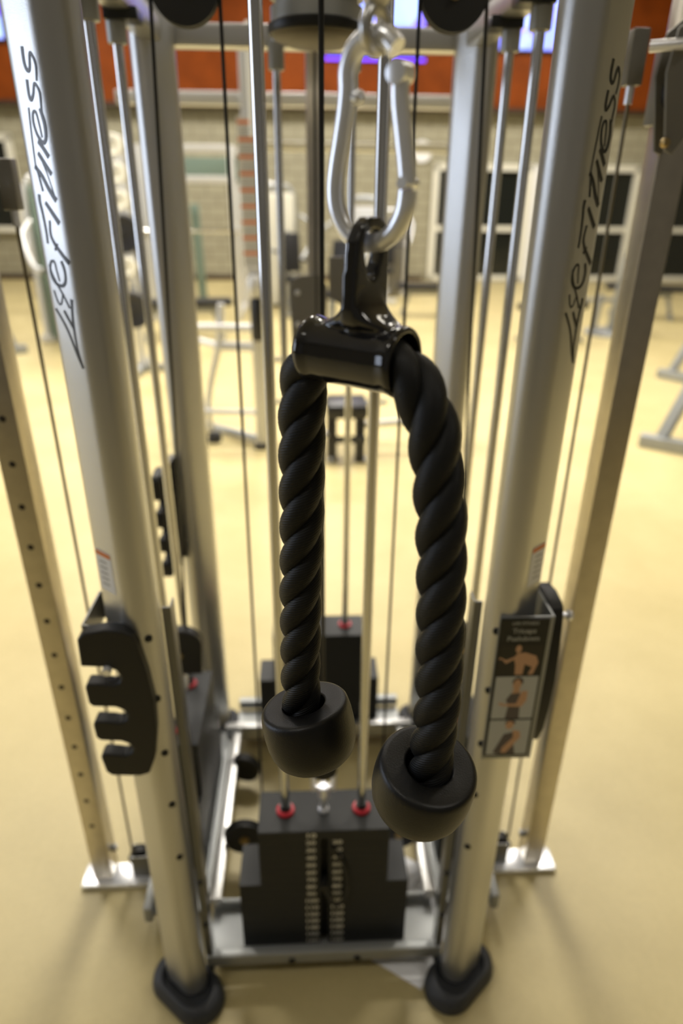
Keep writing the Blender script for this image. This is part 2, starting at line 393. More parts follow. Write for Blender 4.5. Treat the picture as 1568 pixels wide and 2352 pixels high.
def lettering(side, parent):
    b = MB()
    for pts, w0, w1 in STROKES:
        q = spline([V(a, z, 0) for a, z in pts], 5); n = len(q); pr = None
        for i, p in enumerate(q):
            d = (q[min(i + 1, n - 1)] - q[max(i - 1, 0)]).normalized(); nr = V(-d.y, d.x, 0); wd = (w0 + (w1 - w0) * i / (n - 1)) * .8 + .2
            e = [p + nr * wd, p - nr * wd]
            cur = [b.b.verts.new(post_point(side, (k.x * (-side)) / 1000, 1.438 + k.y / 1000)) for k in e]
            if pr: b.face([pr[0], pr[1], cur[1], cur[0]])
            pr = cur
    o = b.build('lettering', 'black', parent, False); tag(o, 'black script lettering running up the post')
lettering(-1, up_l); lettering(1, up_r)
def sticker(side, parent):
    def patch(s0, s1, z0, z1, mt, name, par, off):
        b = MB(); n = 5; pr = None
        for i in range(n + 1):
            s = s0 + (s1 - s0) * i / n; cur = [b.b.verts.new(post_point(side, s, z0, off)), b.b.verts.new(post_point(side, s, z1, off))]
            if pr: b.face([pr[0], cur[0], cur[1], pr[1]])
            pr = cur
        return b
    b = patch(-.012, .026, 1.080, 1.153, 'white', 'warning_label', parent, .0004); o = b.build('warning_label', 'white', parent, False); tag(o, 'white warning sticker with an orange bar')
    # bars belong to the sticker's face: second and third material on the same mesh
    me = o.data; me.materials.append(M['orange']); me.materials.append(M['greytext'])
    t = bmesh.new(); t.from_mesh(me)
    def strip(s0, s1, z0, z1, mi):
        pr = None
        for i in range(4):
            s = s0 + (s1 - s0) * i / 3; cur = [t.verts.new(post_point(side, s, z0, .0007)), t.verts.new(post_point(side, s, z1, .0007))]
            if pr: t.faces.new([pr[0], cur[0], cur[1], pr[1]]).material_index = mi
            pr = cur
    strip(-.011, .025, 1.143, 1.151, 1)
    for k in range(5): strip(.0, .018, 1.132 - k * .010, 1.1345 - k * .010, 2)
    t.to_mesh(me); t.free()
sticker(-1, up_l); sticker(1, up_r)
# screws up the front posts + dark guard strips
for side, par in ((-1, up_l), (1, up_r)):
    for z in (1.003, .879, .756, .628, .484):
        b = MB(); b.lathe((side * .283, -.0372, z), (side * -.25, -1, 0), [(0, -.004), (.0065, -.004), (.0065, .002), (.004, .004), (0, .004)], 12); b.build('screw', 'black', par)
    b = MB(); b.box((side * .262, .012, .53), (.014, .003, 1.0)); b.box((side * .2555, .026, .53), (.003, .030, 1.0)); o = b.build('guard_strip', 'steel', CM); tag(o, 'dark steel guard strip beside the front post')
    for z in (.34, .20):
        MB().lathe((side * .262, .0105, z), (0, -1, 0), [(0, 0), (.007, 0), (.005, .004), (0, .005)], 12).build('screw', 'black', o)

# base frame: four trays and a ring of rails
def tray(name, c, along, label):
    b = MB(); al = Vector(along); out = V(al.y, -al.x, 0); c = Vector(c); L = .54
    b.bar(c - al * L / 2 + out * .0 + V(0, 0, .072), c + al * L / 2 + V(0, 0, .072), .022, .036, .005)
    b.bar(c - al * L / 2 - out * .07 + V(0, 0, .048), c + al * L / 2 - out * .07 + V(0, 0, .048), .118, .010, .002)
    b.bar(c - al * L / 2 - out * .133 + V(0, 0, .062), c + al * L / 2 - out * .133 + V(0, 0, .062), .012, .030, .003)
    o = b.build(name, 'silver_flat', CM); tag(o, label)
    for s in (-.075, .075):
        MB().lathe(c + al * s + out * .011 + V(0, 0, .066), out, [(0, 0), (.008, 0), (.008, .004), (0, .005)], 12).build('bolt', 'black', o)
    return o
tray('base_tray', (0, .016, 0), (1, 0, 0), 'front tray under the front weight stack')
tray('base_tray', (0, .855, 0), (-1, 0, 0), 'rear tray under the rear weight stack')
def rail(p0, p1, label, w=.026, h=.03, z=.085):
    o = MB().bar((p0[0], p0[1], z), (p1[0], p1[1], z), w, h, .006).build('base_rail', 'silver', CM); tag(o, label)
rail((-.262, .135), (-.262, .73), 'left lower rail'); rail((.262, .135), (.262, .73), 'right lower rail')
for s in (-1, 1):
    b = MB(); b.box((s * .355, .44, .048), (.135, .60, .012)); b.bar((s * .425, .12, .07), (s * .425, .76, .07), .02, .05, .004); b.bar((s * .288, .12, .064), (s * .288, .76, .064), .012, .03, .003)
    o = b.build('base_tray', 'silver_flat', CM); tag(o, 'side tray under the %s weight stack' % ('left' if s < 0 else 'right'))
b = MB(); b.bar((-.30, .712, .085), (.30, .712, .085), .026, .055, .006); tag(b.build('base_rail', 'silver', CM), 'rear cross rail')
# top frame
def topbeam(p0, p1, label, z=1.957, w=.05, h=.045):
    tag(MB().bar((p0[0], p0[1], z), (p1[0], p1[1], z), w, h, .010).build('top_beam', 'silver', CM), label)
topbeam((-.33, .845), (.335, .845), 'rear top beam'); topbeam((-.345, .83), (-.345, .02), 'left top beam'); topbeam((.35, .83), (.35, .02), 'right top beam')
topbeam((-.33, .02), (.33, .02), 'front top beam', 2.02); topbeam((0, .83), (0, .03), 'centre top beam', 2.03, .06, .06)
tag(MB().bar((.016, .03, 2.36), (.016, -.54, 2.36), .05, .07, .01).build('boom', 'silver', CM), 'overhead boom carrying the rope cable')
tag(MB().bar((-.33, .02, 2.33), (.33, .02, 2.33), .06, .06, .01).build('top_beam', 'silver', CM), 'highest front beam')
b = MB(); b.lathe((0, .44, 1.875), (0, 0, 1), [(0, .0), (.05, .002), (.074, .010), (.080, .018)], 48); tag(b.build('hub_underside', 'underside', CM), 'round hub underside')
b = MB(); b.lathe((0, .44, 1.890), (0, 0, 1), [(.070, 0), (.081, 0), (.083, .004), (.083, .013), (.080, .016), (.070, .016)], 48); b.build('hub_band', 'rubber', CM)
b = MB(); b.lathe((0, .44, 1.905), (0, 0, 1), [(.078, 0), (.078, .022), (.068, .024), (.068, .034), (.079, .036), (.079, .06), (.06, .09), (.03, .1), (.03, .125), (0, .125)], 48); b.build('hub_body', 'silver_flat', CM)

# guide rods with collars
RODZ = [(-.0825, .10, .06, 2.03), (.0825, .10, .06, 2.03), (-.0825, .78, .06, 1.95), (.0825, .78, .06, 1.95),
        (-.355, .352, .06, 1.95), (-.355, .528, .06, 1.95), (.355, .352, .06, 1.95), (.355, .528, .06, 1.95)]
RODL = ['front left rod', 'front right rod', 'rear left rod', 'rear right rod', 'left side rod nearer the camera', 'left side rod further back', 'right side rod nearer the camera', 'right side rod further back']
for (u, v, z0, z1), l in zip(RODZ, RODL):
    r = .0095 if v == .10 else .009
    o = MB().cyl((u, v, z0), (u, v, z1), r, 20).build('guide_rod', 'chrome', CM); tag(o, 'chrome ' + l)
    if v > .12: MB().lathe((u, v, 1.888), (0, 0, 1), [(.0095, 0), (.0165, 0), (.0175, .003), (.0175, .05), (.0095, .052)], 20).build('collar', 'silver_flat', o)
    if abs(u) > .3: MB().box((u * .96, v, 1.930), (.06, .05, .02), bev=.003).build('rod_bracket', 'black', o)

# pulleys
def pulley(c, axis, r, label, fork=None, bolt=True, mt='plastic', wd=.022):
    c = Vector(c); axis = Vector(axis).normalized(); b = MB(); h = wd / 2
    b.lathe(c, axis, [(0, -h), (r * .86, -h), (r, -h), (r, -h * .7), (r * .90, 0), (r, h * .7), (r, h), (r * .86, h), (r * .80, h * .7), (r * .3, h * .7), (r * .28, h), (0, h)], 40)
    o = b.build('pulley', mt, CM); tag(o, label)
    if bolt:
        MB().lathe(c - axis * h, -axis, [(.012, 0), (.012, .004), (.007, .005), (.007, .010), (0, .011)], 12).build('bolt', 'brass', o)
    return o
def bracket_for(c, axis, r, top, label):
    c = Vector(c); axis = Vector(axis).normalized(); x = axis.cross(V(0, 0, 1)).normalized(); b = MB()
    for s in (-1, 1): b.prism([(-.018, -.02), (.018, -.02), (.022, top), (-.022, top)], c + axis * s * .017 - axis * .002, x, V(0, 0, 1), axis * .004)
    tag(b.build('pulley_bracket', 'steel', CM), label)
pulley((-.198, .31, 1.925), (0, 1, 0), .051, 'black upper pulley left of the hub'); pulley((.205, .31, 1.925), (0, 1, 0), .051, 'black upper pulley right of the hub')
for s in (-1, 1): tag(MB().bar((s * .2015, .345, 1.925), (s * .2015, .345, 2.03), .04, .006, .001).build('pulley_bracket', 'steel', CM), 'hanger plate of an upper pulley'); tag(MB().bar((s * .2015, .34, 2.03), (0, .34, 2.03), .03, .03, .003).build('pulley_bracket', 'steel', CM), 'arm of an upper pulley')
pulley((-.205, .30, .112), (0, 1, 0), .052, 'lower pulley left of the front stack'); pulley((.205, .30, .112), (0, 1, 0), .052, 'lower pulley right of the front stack')
for s in (-1, 1): tag(MB().bar((s * .205, .325, .112), (s * .262, .325, .095), .03, .012, .002).build('pulley_bracket', 'steel', CM), 'bracket of a lower pulley')
pulley((-.228, .57, .075), (.25, 1, 0), .046, 'lower pulley inside the left rail', bolt=False); pulley((.228, .57, .075), (-.25, 1, 0), .046, 'lower pulley inside the right rail', bolt=False)
# floating pulleys over the side stacks (rounded housing) and the front stack
for s in (-1, 1):
    b = MB(); pts = [(-.044, -.06), (.044, -.06), (.050, .025)] + [(.050 * math.cos(a), .025 + .046 * math.sin(a)) for a in [R(x) for x in range(15, 180, 15)]] + [(-.050, .025)]
    b.prism(pts, (s * .343, .425, .612), V(1, 0, 0), V(0, 0, 1), V(0, .03, 0)); o = b.build('floating_pulley', 'plastic', CM, bevel=.003); tag(o, 'black pulley housing above the %s stack' % ('left' if s < 0 else 'right'))
    MB().lathe((s * .352 + .012 * 0, .425, .61), (0, -1, 0), [(.010, 0), (.010, .004), (.006, .008), (0, .009)], 12).build('bolt', 'brass', o)
    MB().lathe((s * .352, .44, .50), (0, 0, 1), [(0, 0), (.014, 0), (.014, .03), (.009, .036), (.009, .056), (0, .056)], 16).build('cable_end', 'zinc', o)
b = MB(); b.tube(spline([(-.022, .1, .50), (-.022, .1, .57), (-.015, .1, .60), (0, .1, .612), (.015, .1, .60), (.022, .1, .57), (.022, .1, .50)], 5), .0055, 10)
fp = b.build('floating_pulley', 'zinc', CM); tag(fp, 'silver pulley fork above the front stack')
MB().lathe((0, .09, .565), (0, 1, 0), [(0, 0), (.028, 0), (.024, .01), (.028, .02), (0, .02)], 24).build('sheave', 'plastic', fp)
b = MB(); b.cyl((-.024, .1, .505), (.024, .1, .505), .006, 12); b.lathe((0, .1, .425), (0, 0, 1), [(0, 0), (.012, 0), (.012, .02), (.008, .024), (.008, .05), (.013, .055), (.013, .085), (0, .088)], 16); b.build('cable_end', 'zinc', fp)

# cables
def cable(pts, r, mt, label):
    tag(MB().tube(pts, r, 8).build('cable', mt, CM), label)
cable([(0, .1, .60), (0, .1, 2.02)], .0038, 'cable', 'black cable rising from the front stack')
cable([(-.147, .31, 1.925), (-.153, .30, .112)], .0030, 'cable', 'cable between upper left pulley and lower left pulley')
cable([(-.249, .31, 1.925), (-.330, .44, .655)], .0030, 'cable', 'cable from upper left pulley to the left stack')
cable([(.154, .31, 1.925), (.153, .30, .112)], .0030, 'cable', 'cable between upper right pulley and lower right pulley')
cable([(.256, .31, 1.925), (.345, .44, .655)], .0030, 'cable', 'cable from upper right pulley to the right stack')
cable([(-.498, .29, 1.60), (-.500, .29, .10)], .0033, 'tancable', 'cable running down beside the left column')
cable([(.493, .29, 1.79), (.503, .29, .09)], .0033, 'tancable', 'cable running down beside the right column')
cable([(0, .785, .66), (0, .785, 1.94)], .003, 'cable', 'cable of the rear stack')

# adjustment columns at the sides and the rear
def column(u, v, zt, holes, label, seen_holes=True, w=.050, rz=0):
    b = MB(); b.bar((u, v, .012), (u, v, zt), w, .056, .005, (0, 1, 0)); o = b.build('adjustment_column', 'brushed', CM); tag(o, label)
    if seen_holes:
        for k in range(holes):
            z = .213 + k * .0885
            MB().lathe((u, v - .028, z), (0, -1, 0), [(0, .0006), (.0058, .0006), (.0066, .0), (0, -.001)], 14).build('pin_hole', 'hole', o)
    for s in (-1, 1): MB().bar((u + s * (w / 2 + .0), v + .005, .09), (u + s * (w / 2 + .012), v + .005, .09), .014, .014, .002).build('bolt', 'steel', o)
    return o
cl = column(-.5775, .292, 2.05, 19, 'drilled square column on the left side'); cr_ = column(.572, .292, 2.05, 0, 'square steel column on the right side', False)
cb = column(.001, 1.14, 2.05, 0, 'square steel column behind the rear stack', False, .042)
for s, co in ((-1, cl), (1, cr_)):
    b = MB(); b.box((s * .53, .275, .008), (.20, .066, .014), bev=.003); b.build('foot_plate', 'zinc', co)
    b = MB(); b.box((s * .478, .268, .052), (.042, .004, .072)); b.box((s * .478, .305, .052), (.042, .004, .072)); b.box((s * .4585, .287, .052), (.004, .04, .072)); b.build('pulley_box', 'steel', co)
    MB().lathe((s * .478, .276, .07), (0, 1, 0), [(0, 0), (.030, 0), (.026, .011), (.030, .022), (0, .022)], 24).build('low_pulley', 'plastic', co)
    tag(MB().bar((s * .46, .285, .02), (s * .415, .285, .05), .03, .012, .002).build('foot_link', 'silver_flat', CM), 'link from column foot to the machine')
    tag(MB().bar((s * .5775, .30, 2.03), (s * .36, .30, 2.0), .04, .04, .004).build('top_beam', 'silver', CM), 'top link to the %s column' % ('left' if s < 0 else 'right'))
MB().box((.0, 1.14, .008), (.10, .14, .014), bev=.003).build('foot_plate', 'zinc', cb)
tag(MB().bar((0, 1.14, 2.03), (0, .84, 2.0), .04, .04, .004).build('top_beam', 'silver', CM), 'top link to the rear column')
tag(MB().bar((0, 1.11, .03), (0, .86, .03), .04, .03, .004).build('foot_link', 'silver_flat', CM), 'link from rear column foot to the machine')
# swivel pulley carriages
def carriage(s, u, v, z, col):
    sg = s; b = MB()
    b.box((u, v, z), (.066, .072, .12), bev=.004); o = b.build('carriage_sleeve', 'steel', CM); tag(o, 'sliding carriage on the %s column' % ('left' if s < 0 else 'right'))
    x = V(-sg, 0, 0); pts = [(.055, .055), (.030, .075), (-.01, .07), (-.03, .03), (-.025, -.02), (.01, -.075), (.030, -.105), (.042, -.100), (.050, -.06), (.062, 0)]
    b = MB(); b.prism(pts, (u, v - .045, z), x, V(0, 0, 1), V(0, .006, 0)); b.build('cheek_plate', 'putty', o, bevel=.001)
    b = MB(); b.prism(pts, (u, v - .080, z), x, V(0, 0, 1), V(0, .006, 0)); b.build('cheek_plate', 'putty', o, bevel=.001)
    for (du, dz) in ((.045, -.09), (.0, -.03), (.02, .04), (-.015, .06)):
        MB().lathe((u - sg * du, v - .08, z + dz), (0, -1, 0), [(.0075, 0), (.0075, .004), (.005, .009), (0, .010)], 10).build('bolt', 'brass', o)
    b = MB(); b.cyl((u - sg * .040, v - .088, z + .035), (u - sg * .085, v - .06, z + .035), .008, 14); b.build('pivot_pin', 'zinc', o)
    b = MB(); b.box((u - sg * .079, v, z + .030), (.026, .026, .075), bev=.003); b.build('cable_stop', 'putty', o)
    MB().cyl((u - sg * .079, v, z - .005), (u - sg * .079, v, z - .032), .0065, 12).build('ferrule', 'zinc', o)
    MB().lathe((u - sg * .015, v - .063, z - .02), (0, 1, 0), [(0, 0), (.034, 0), (.030, .010), (.034, .020), (0, .020)], 24).build('sheave', 'plastic', o)
    MB().box((u + sg * .005, v - .025, z + .09), (.03, .03, .06), bev=.008).build('pull_knob', 'plastic', o)
carriage(1, .572, .292, 1.815, cr_); carriage(-1, -.5775, .292, 1.628, cl)
b = MB(); pts = [(-.060, .04), (-.045, .062), (-.02, .07), (.03, .07), (.05, .04), (.045, -.16), (.02, -.24), (-.035, -.24), (-.052, -.18)]
b.prism(pts, (-.014, 1.075, 1.37), V(1, 0, 0), V(0, 0, 1), V(0, .008, 0)); o = b.build('carriage_sleeve', 'putty', CM, bevel=.002); tag(o, 'grey carriage plate on the rear column')
for z in (1.392, 1.303): MB().lathe((-.050, 1.075, z), (0, -1, 0), [(.008, 0), (.008, .003), (.004, .006), (0, .006)], 12).build('bolt', 'lightgrey', o)
MB().box((.001, 1.14, 1.30), (.06, .06, .20), bev=.004).build('sleeve', 'steel', o)
b = MB(); b.prism([(.0, .0), (.06, .0), (.058, -.13), (.0, -.10)], (.041, 1.10, 1.487), V(1, 0, 0), V(0, 0, 1), V(0, .008, 0)); b.bar((.041, 1.104, 1.385), (.10, 1.104, 1.345), .010, .012, .002); b.build('cheek_plate', 'putty', o)

# accessory racks
TRI = [(.296, -.028), (.386, -.028), (.386, .060), (.352, .060)]
def rack(side, parent):
    s = side; b = MB(); z0, z1 = .700, 1.008; t = .003
    zm = z0 if s > 0 else .955
    if s > 0: b.box((.334, -.0445, (zm + .014 + z1 + .014) / 2), (.090, t, z1 - zm)); b.box((.3775, .012, (zm + z1) / 2 + .014), (t, .112, z1 - zm)); b.box((.365, .0695, (zm + z1) / 2 + .014), (.028, t, z1 - zm))
    else: b.box((s * .335, -.030, (zm + z1) / 2), (.104, t, z1 - zm)); b.box((s * .3865, .020, (zm + z1) / 2), (t, .10, z1 - zm)); b.box((s * .365, .0695, (zm + z1) / 2), (.046, t, z1 - zm))
    if s < 0: b.box((-.305, -.030, .83), (.04, t, .25)); b.box((-.325, -.012, .83), (t, .04, .25))
    br = b.build('rack_bracket', 'silver_flat' if s > 0 else 'steel', CM); tag(br, 'open-topped sheet bracket on the front %s post' % ('left' if s < 0 else 'right'))
    return br
rl = rack(-1, up_l); rr = rack(1, up_r)
# comb outline: (outwards, z), three hook slots opening outwards between four prongs
COMB = [(.030, .305), (.060, .309), (.095, .303), (.105, .292), (.107, .240), (.066, .237), (.052, .230), (.046, .216), (.050, .205), (.062, .200), (.075, .203), (.103, .205), (.107, .196),
        (.106, .164), (.100, .157), (.064, .155), (.051, .148), (.046, .136), (.050, .125), (.062, .120), (.075, .123), (.101, .126), (.106, .118),
        (.105, .090), (.098, .083), (.064, .080), (.051, .073), (.046, .062), (.050, .052), (.062, .046), (.075, .049), (.098, .053), (.104, .045),
        (.099, .010), (.090, .001), (.042, -.002), (.025, .004), (.012, .04), (.003, .10), (.000, .16), (.004, .22), (.013, .28), (.019, .298)]
def hook_board(o, x, d, parent, label):
    b = MB(); b.prism(COMB, o, x, V(0, 0, 1), d); ob = b.build('accessory_rack', 'plastic', CM, bevel=.003); tag(ob, label); return ob
hb = hook_board((-.283, -.0325, .708), V(-1, 0, 0), V(0, -.026, 0), CM, 'black hook rack with open slots on the front left post')
MB().cyl((-.349, -.030, .947), (-.349, -.066, .940), .0075, 14).build('peg', 'zinc', hb)
hb2 = hook_board((.379, -.040, .722), V(0, 1, 0), V(.024, 0, 0), CM, 'black hook rack seen edge-on at the front right post')
MB().lathe((.402, .0, .992), (1, 0, 0), [(0, 0), (.006, 0), (.006, .016), (.010, .018), (.008, .026), (0, .027)], 14).build('peg', 'zinc', hb2)
b = MB(); b.box((-.395, .74, .85), (.012, .12, .31)); br = b.build('rack_bracket', 'steel', CM); tag(br, 'bracket on the rear left post')
hook_board((-.402, .76, .690), V(0, -1, 0), V(-.024, 0, 0), CM, 'black hook rack seen edge-on at the rear left post')
b = MB(); b.bar((-.39, .77, .86), (-.36, .79, .86), .05, .2, .003); tag(b.build('rack_bracket', 'steel', CM), 'mount of the rear rack')
# exercise placard on the right bracket
px0, px1, pz0, pz1 = .296, .376, .735, 1.008
zz0 = .706; pl = MB().box((.331, -.0475, .872), (.080, .003, .296)).build('exercise_placard', 'black', CM); tag(pl, 'exercise placard with three small photographs')
def quad(b, x0, x1, z0, z1, y=-.0496): b.face([b.b.verts.new((x0, y, z0)), b.b.verts.new((x1, y, z0)), b.b.verts.new((x1, y, z1)), b.b.verts.new((x0, y, z1))])
def picture(x0, x1, z0, z1, bg, shapes, name):
    b = MB(); quad(b, x0, x1, z0, z1); o = b.build('photo_print', bg, pl, False); tag(o, name)
    me = o.data; t = bmesh.new(); t.from_mesh(me); mats = []
    for k, (mt, pts) in enumerate(shapes):
        if mt not in mats: mats.append(mt); me.materials.append(M[mt])
        vs = [t.verts.new((x0 + (x1 - x0) * a, -.0497 - k * .00005, z0 + (z1 - z0) * c2)) for a, c2 in pts]; t.faces.new(vs).material_index = 1 + mats.index(mt)
    t.to_mesh(me); t.free()
def disc(cx, cy, rx, ry, n=14): return [(cx + rx * math.cos(2 * math.pi * k / n), cy + ry * math.sin(2 * math.pi * k / n)) for k in range(n)]
picture(.2945, .3675, .908, .970, 'photo_dark', [('skin', [(.42, .0), (.60, .0), (.62, .35), (.80, .25), (.72, .0), (.84, .0), (.93, .4), (.86, .62), (.60, .74), (.42, .72), (.34, .58), (.40, .35)]), ('skin', [(.0, .50), (.06, .54), (.18, .38), (.36, .52), (.38, .62), (.18, .50), (.02, .60)]), ('skin', disc(.43, .86, .07, .13))], 'printed photo of a bare-chested lifter')
picture(.2945, .3675, .812, .904, 'photo_grey', [('cloth', [(.34, .0), (.68, .0), (.66, .30), (.62, .62), (.40, .60), (.30, .45), (.38, .32)]), ('skin', [(.16, .40), (.28, .36), (.56, .36), (.62, .55), (.66, .66), (.80, .66), (.80, .42), (.70, .28), (.30, .30), (.14, .34)]), ('hair', disc(.53, .88, .13, .10)), ('skin', disc(.52, .81, .10, .13)), ('skin', [(.46, .74), (.58, .74), (.62, .62), (.42, .60)])], 'printed photo of a lifter in a grey vest')
picture(.2945, .3675, .728, .808, 'photo_grey', [('cloth', [(.30, .0), (.72, .0), (.66, .30), (.60, .66), (.38, .60), (.26, .30), (.16, .06)]), ('skin', [(.36, .06), (.48, .04), (.80, .50), (.76, .68), (.58, .72), (.62, .50), (.38, .20)]), ('hair', disc(.50, .93, .13, .07)), ('skin', disc(.49, .86, .10, .12))], 'printed photo of a lifter pushing down')
for txt, z, sz in (('LIFE FITNESS', 1.012, .0080), ('Triceps', .997, .0130), ('Pushdown', .982, .0130)):
    text_mb(txt, sz, (.331, -.0497, z), V(1, 0, 0), V(0, 0, 1)).build('heading', 'greytext', pl, False)

for o_, d_ in ((pl, (-.006, 0, .014)), (rr, (-.006, 0, .014)), (hb2, (-.006, 0, .014)), (hb, (0, 0, .018)), (rl, (0, 0, .018))): o_.location = d_

# ------------------------------------------------------------------ weight stacks
def weight_stack(name_label, loc, rz, numbers):
    t = thing('weight_stack', name_label, 'weight stack', loc, rz, )
    z = 0; n = 15; h = .0238; zb = .056
    for k in range(n):
        half = .188 if k < 9 else .140; z0 = zb + k * h
        b = MB(); b.box((-half / 2 - .009 / 2, 0, z0 + h / 2), (half - .009, .104, h - .0004), bev=.0006); b.box((half / 2 + .0045, 0, z0 + h / 2), (half - .009, .104, h - .0004), bev=.0006); b.box((0, .01, z0 + h / 2), (.020, .084, h - .0016))
        p = b.build('weight_plate', 'plate', t, False)
        if numbers:
            val = 160 - 10 * k if k < 14 else 20
            text_mb(str(170 - 10 * (k + 1)), (.0160), (-.0285, -.0526, z0 + h / 2), V(1.3, 0, 0), V(0, 0, 1)).build('number', 'digits', p, False)
            text_mb(str(170 - 10 * (k + 1)), (.0160), (.0285, -.0526, z0 + h / 2), V(1.3, 0, 0), V(0, 0, 1)).build('number', 'digits', p, False)
            MB().lathe((0, -.033, z0 + h / 2), (0, -1, 0), [(.0035, 0), (.0055, 0), (.0055, .001), (.0035, .001)], 12).build('pin_hole', 'hole', p)
    zt = zb + n * h
    tp = MB().box((0, 0, zt + .0125), (.28, .108, .025), bev=.002).build('top_plate', 'plate', t, False)
    if numbers: text_mb('10', (.0185), (-.0285, -.0546, zt + .0125), V(1.3, 0, 0), V(0, 0, 1)).build('number', 'digits', tp, False)
    for s in (-1, 1):
        MB().lathe((s * .0825, 0, zt + .025), (0, 0, 1), [(.011, 0), (.0185, 0), (.020, .003), (.0185, .008), (.013, .010), (.011, .008)], 24).build('rod_bushing', 'red', t)
        MB().lathe((s * .0825, 0, zt + .030), (0, 0, 1), [(.0098, 0), (.0125, 0), (.0125, .014), (.0098, .014)], 20).build('rod_sleeve', 'black', t)
    if numbers:
        b = MB(); b.cyl((.0, -.035, .275), (0, -.070, .275), .010, 14); o = b.build('selector_pin', 'plastic', t)
        MB().tube(spline([(.0, -.066, .275), (.012, -.070, .240), (.028, -.066, .215), (.042, -.062, .225), (.050, -.060, .26), (.048, -.060, .31), (.038, -.060, .35), (.025, -.058, .375), (.02, -.056, .39)], 6), .0042, 8).build('lanyard', 'cable', o)
    return t
weight_stack('front black weight stack with two columns of pale numbers and two red bushings', P(0, .100), YAW, True)
weight_stack('rear black weight stack standing behind the two hanging rope legs', P(0, .785), YAW + math.pi, False)
weight_stack('left side black weight stack seen between the front left and rear left posts', P(-.355, .44), YAW - math.pi / 2, False)
weight_stack('right side black weight stack mostly hidden behind the front right post', P(.355, .44), YAW + math.pi / 2, False)
# paper under the machine
pp = thing('paper_sheet', 'white printed paper sheet lying on the floor under the front right corner', 'paper', P(.22, -.035, .001), YAW)
e1 = V(-.837, .547, 0); e2 = V(.547, .837, 0)
b = MB(); g = 8
vs = [[b.b.verts.new(e1 * (.21 * i / g) + e2 * (.29 * j / g) + V(0, 0, .001 + .0025 * abs(noise.noise(V(i * .5, j * .5, 0))))) for j in range(g + 1)] for i in range(g + 1)]
for i in range(g):
    for j in range(g): b.face([vs[i][j], vs[i + 1][j], vs[i + 1][j + 1], vs[i][j + 1]])
b.build('sheet', 'paper', pp)
b = MB()
for k in range(5): b.tube([e1 * .03 + e2 * (.06 + k * .008) + V(0, 0, .0035), e1 * .16 + e2 * (.06 + k * .008) + V(0, 0, .0035)], .0006, 4)
b.tube(spline([e1 * (.06 + .04 * math.cos(a)) + e2 * (.20 + .035 * math.sin(a)) + V(0, 0, .0035) for a in [R(x) for x in range(0, 300, 30)]], 3), .0018, 5)
b.tube(spline([e1 * .13 + e2 * .14 + V(0, 0, .0035), e1 * .10 + e2 * .18 + V(0, 0, .0035), e1 * .12 + e2 * .24 + V(0, 0, .0035), e1 * .06 + e2 * .27 + V(0, 0, .0035)], 4), .0018, 5)
b.build('print', 'greytext', pp)

# ------------------------------------------------------------------ triceps rope, carabiner
RC = V(.0088, .435, 0); RX = V(math.cos(R(35)), -math.sin(R(35)), 0); RY = V(math.sin(R(35)), math.cos(R(35)), 0); RZ = V(0, 0, 1)
TR = thing('triceps_rope', 'thick black twisted rope attachment with two rubber ball ends hanging from the carabiner', 'rope attachment', RC + RZ * 1.555, -R(35))
def L3(a, z, d=0): return V(a, d, z - 1.555)
def strands(path, name, label, pitch=.090, rope_r=.0172, phase=0.0):
    pts = spline(path, 10); seg = [0]
    for i in range(1, len(pts)): seg.append(seg[-1] + (pts[i] - pts[i - 1]).length)
    # resample evenly
    N = int(seg[-1] / .0022); out = []; j = 0
    for k in range(N + 1):
        d = seg[-1] * k / N
        while j < len(seg) - 2 and seg[j + 1] < d: j += 1
        f = (d - seg[j]) / max(seg[j + 1] - seg[j], 1e-9); out.append(pts[j].lerp(pts[j + 1], f))
    T, X, Y = transport(out); step = seg[-1] / N; rs = rope_r / 2.02; off = rs * 1.08
    b = MB(); uvl = b.b.loops.layers.uv.new('UVMap'); n = 18
    for st in range(3):
        cs = []
        for k in range(N + 1):
            a = phase + st * 2 * math.pi / 3 + 2 * math.pi * k * step / pitch
            cs.append(out[k] + X[k] * (off * math.cos(a)) + Y[k] * (off * math.sin(a)))
        prev = None
        for k in range(N + 1):
            a = phase + st * 2 * math.pi / 3 + 2 * math.pi * k * step / pitch
            rad = (X[k] * math.cos(a) + Y[k] * math.sin(a)); tg = (cs[min(k + 1, N)] - cs[max(k - 1, 0)]).normalized(); sd = tg.cross(rad).normalized(); rad = sd.cross(tg)
            ring = []
            for q in range(n):
                an = 2 * math.pi * q / n; ca, sa = math.cos(an), math.sin(an)
                ring.append(b.b.verts.new(cs[k] + rad * (rs * ca) + sd * (rs * 1.16 * sa)))
            if prev:
                for q in range(n):
                    f = b.face([prev[q], prev[(q + 1) % n], ring[(q + 1) % n], ring[q]])
                    if f:
                        uv = [(q / n, (k - 1) * step / (2 * math.pi * rs)), ((q + 1) / n, (k - 1) * step / (2 * math.pi * rs)), ((q + 1) / n, k * step / (2 * math.pi * rs)), (q / n, k * step / (2 * math.pi * rs))]
                        for lp, c2 in zip(f.loops, uv): lp[uvl].uv = c2
            prev = ring
    return b
path = [L3(-.0535, 1.195), L3(-.0525, 1.2169), L3(-.0531, 1.2618), L3(-.0522, 1.3001), L3(-.051, 1.3577), L3(-.0492, 1.3989), L3(-.0480, 1.4559), L3(-.0468, 1.4977), L3(-.0450, 1.5228), L3(-.0405, 1.5420), L3(-.0290, 1.5535),
        L3(0, 1.555), L3(.0250, 1.5530), L3(.0400, 1.5465), L3(.0510, 1.5330), L3(.0590, 1.5150), L3(.0645, 1.4895), L3(.0699, 1.4535), L3(.0744, 1.4042), L3(.0779, 1.3498), L3(.0796, 1.3018), L3(.0787, 1.2662), L3(.0785, 1.2339), L3(.0780, 1.2050)]
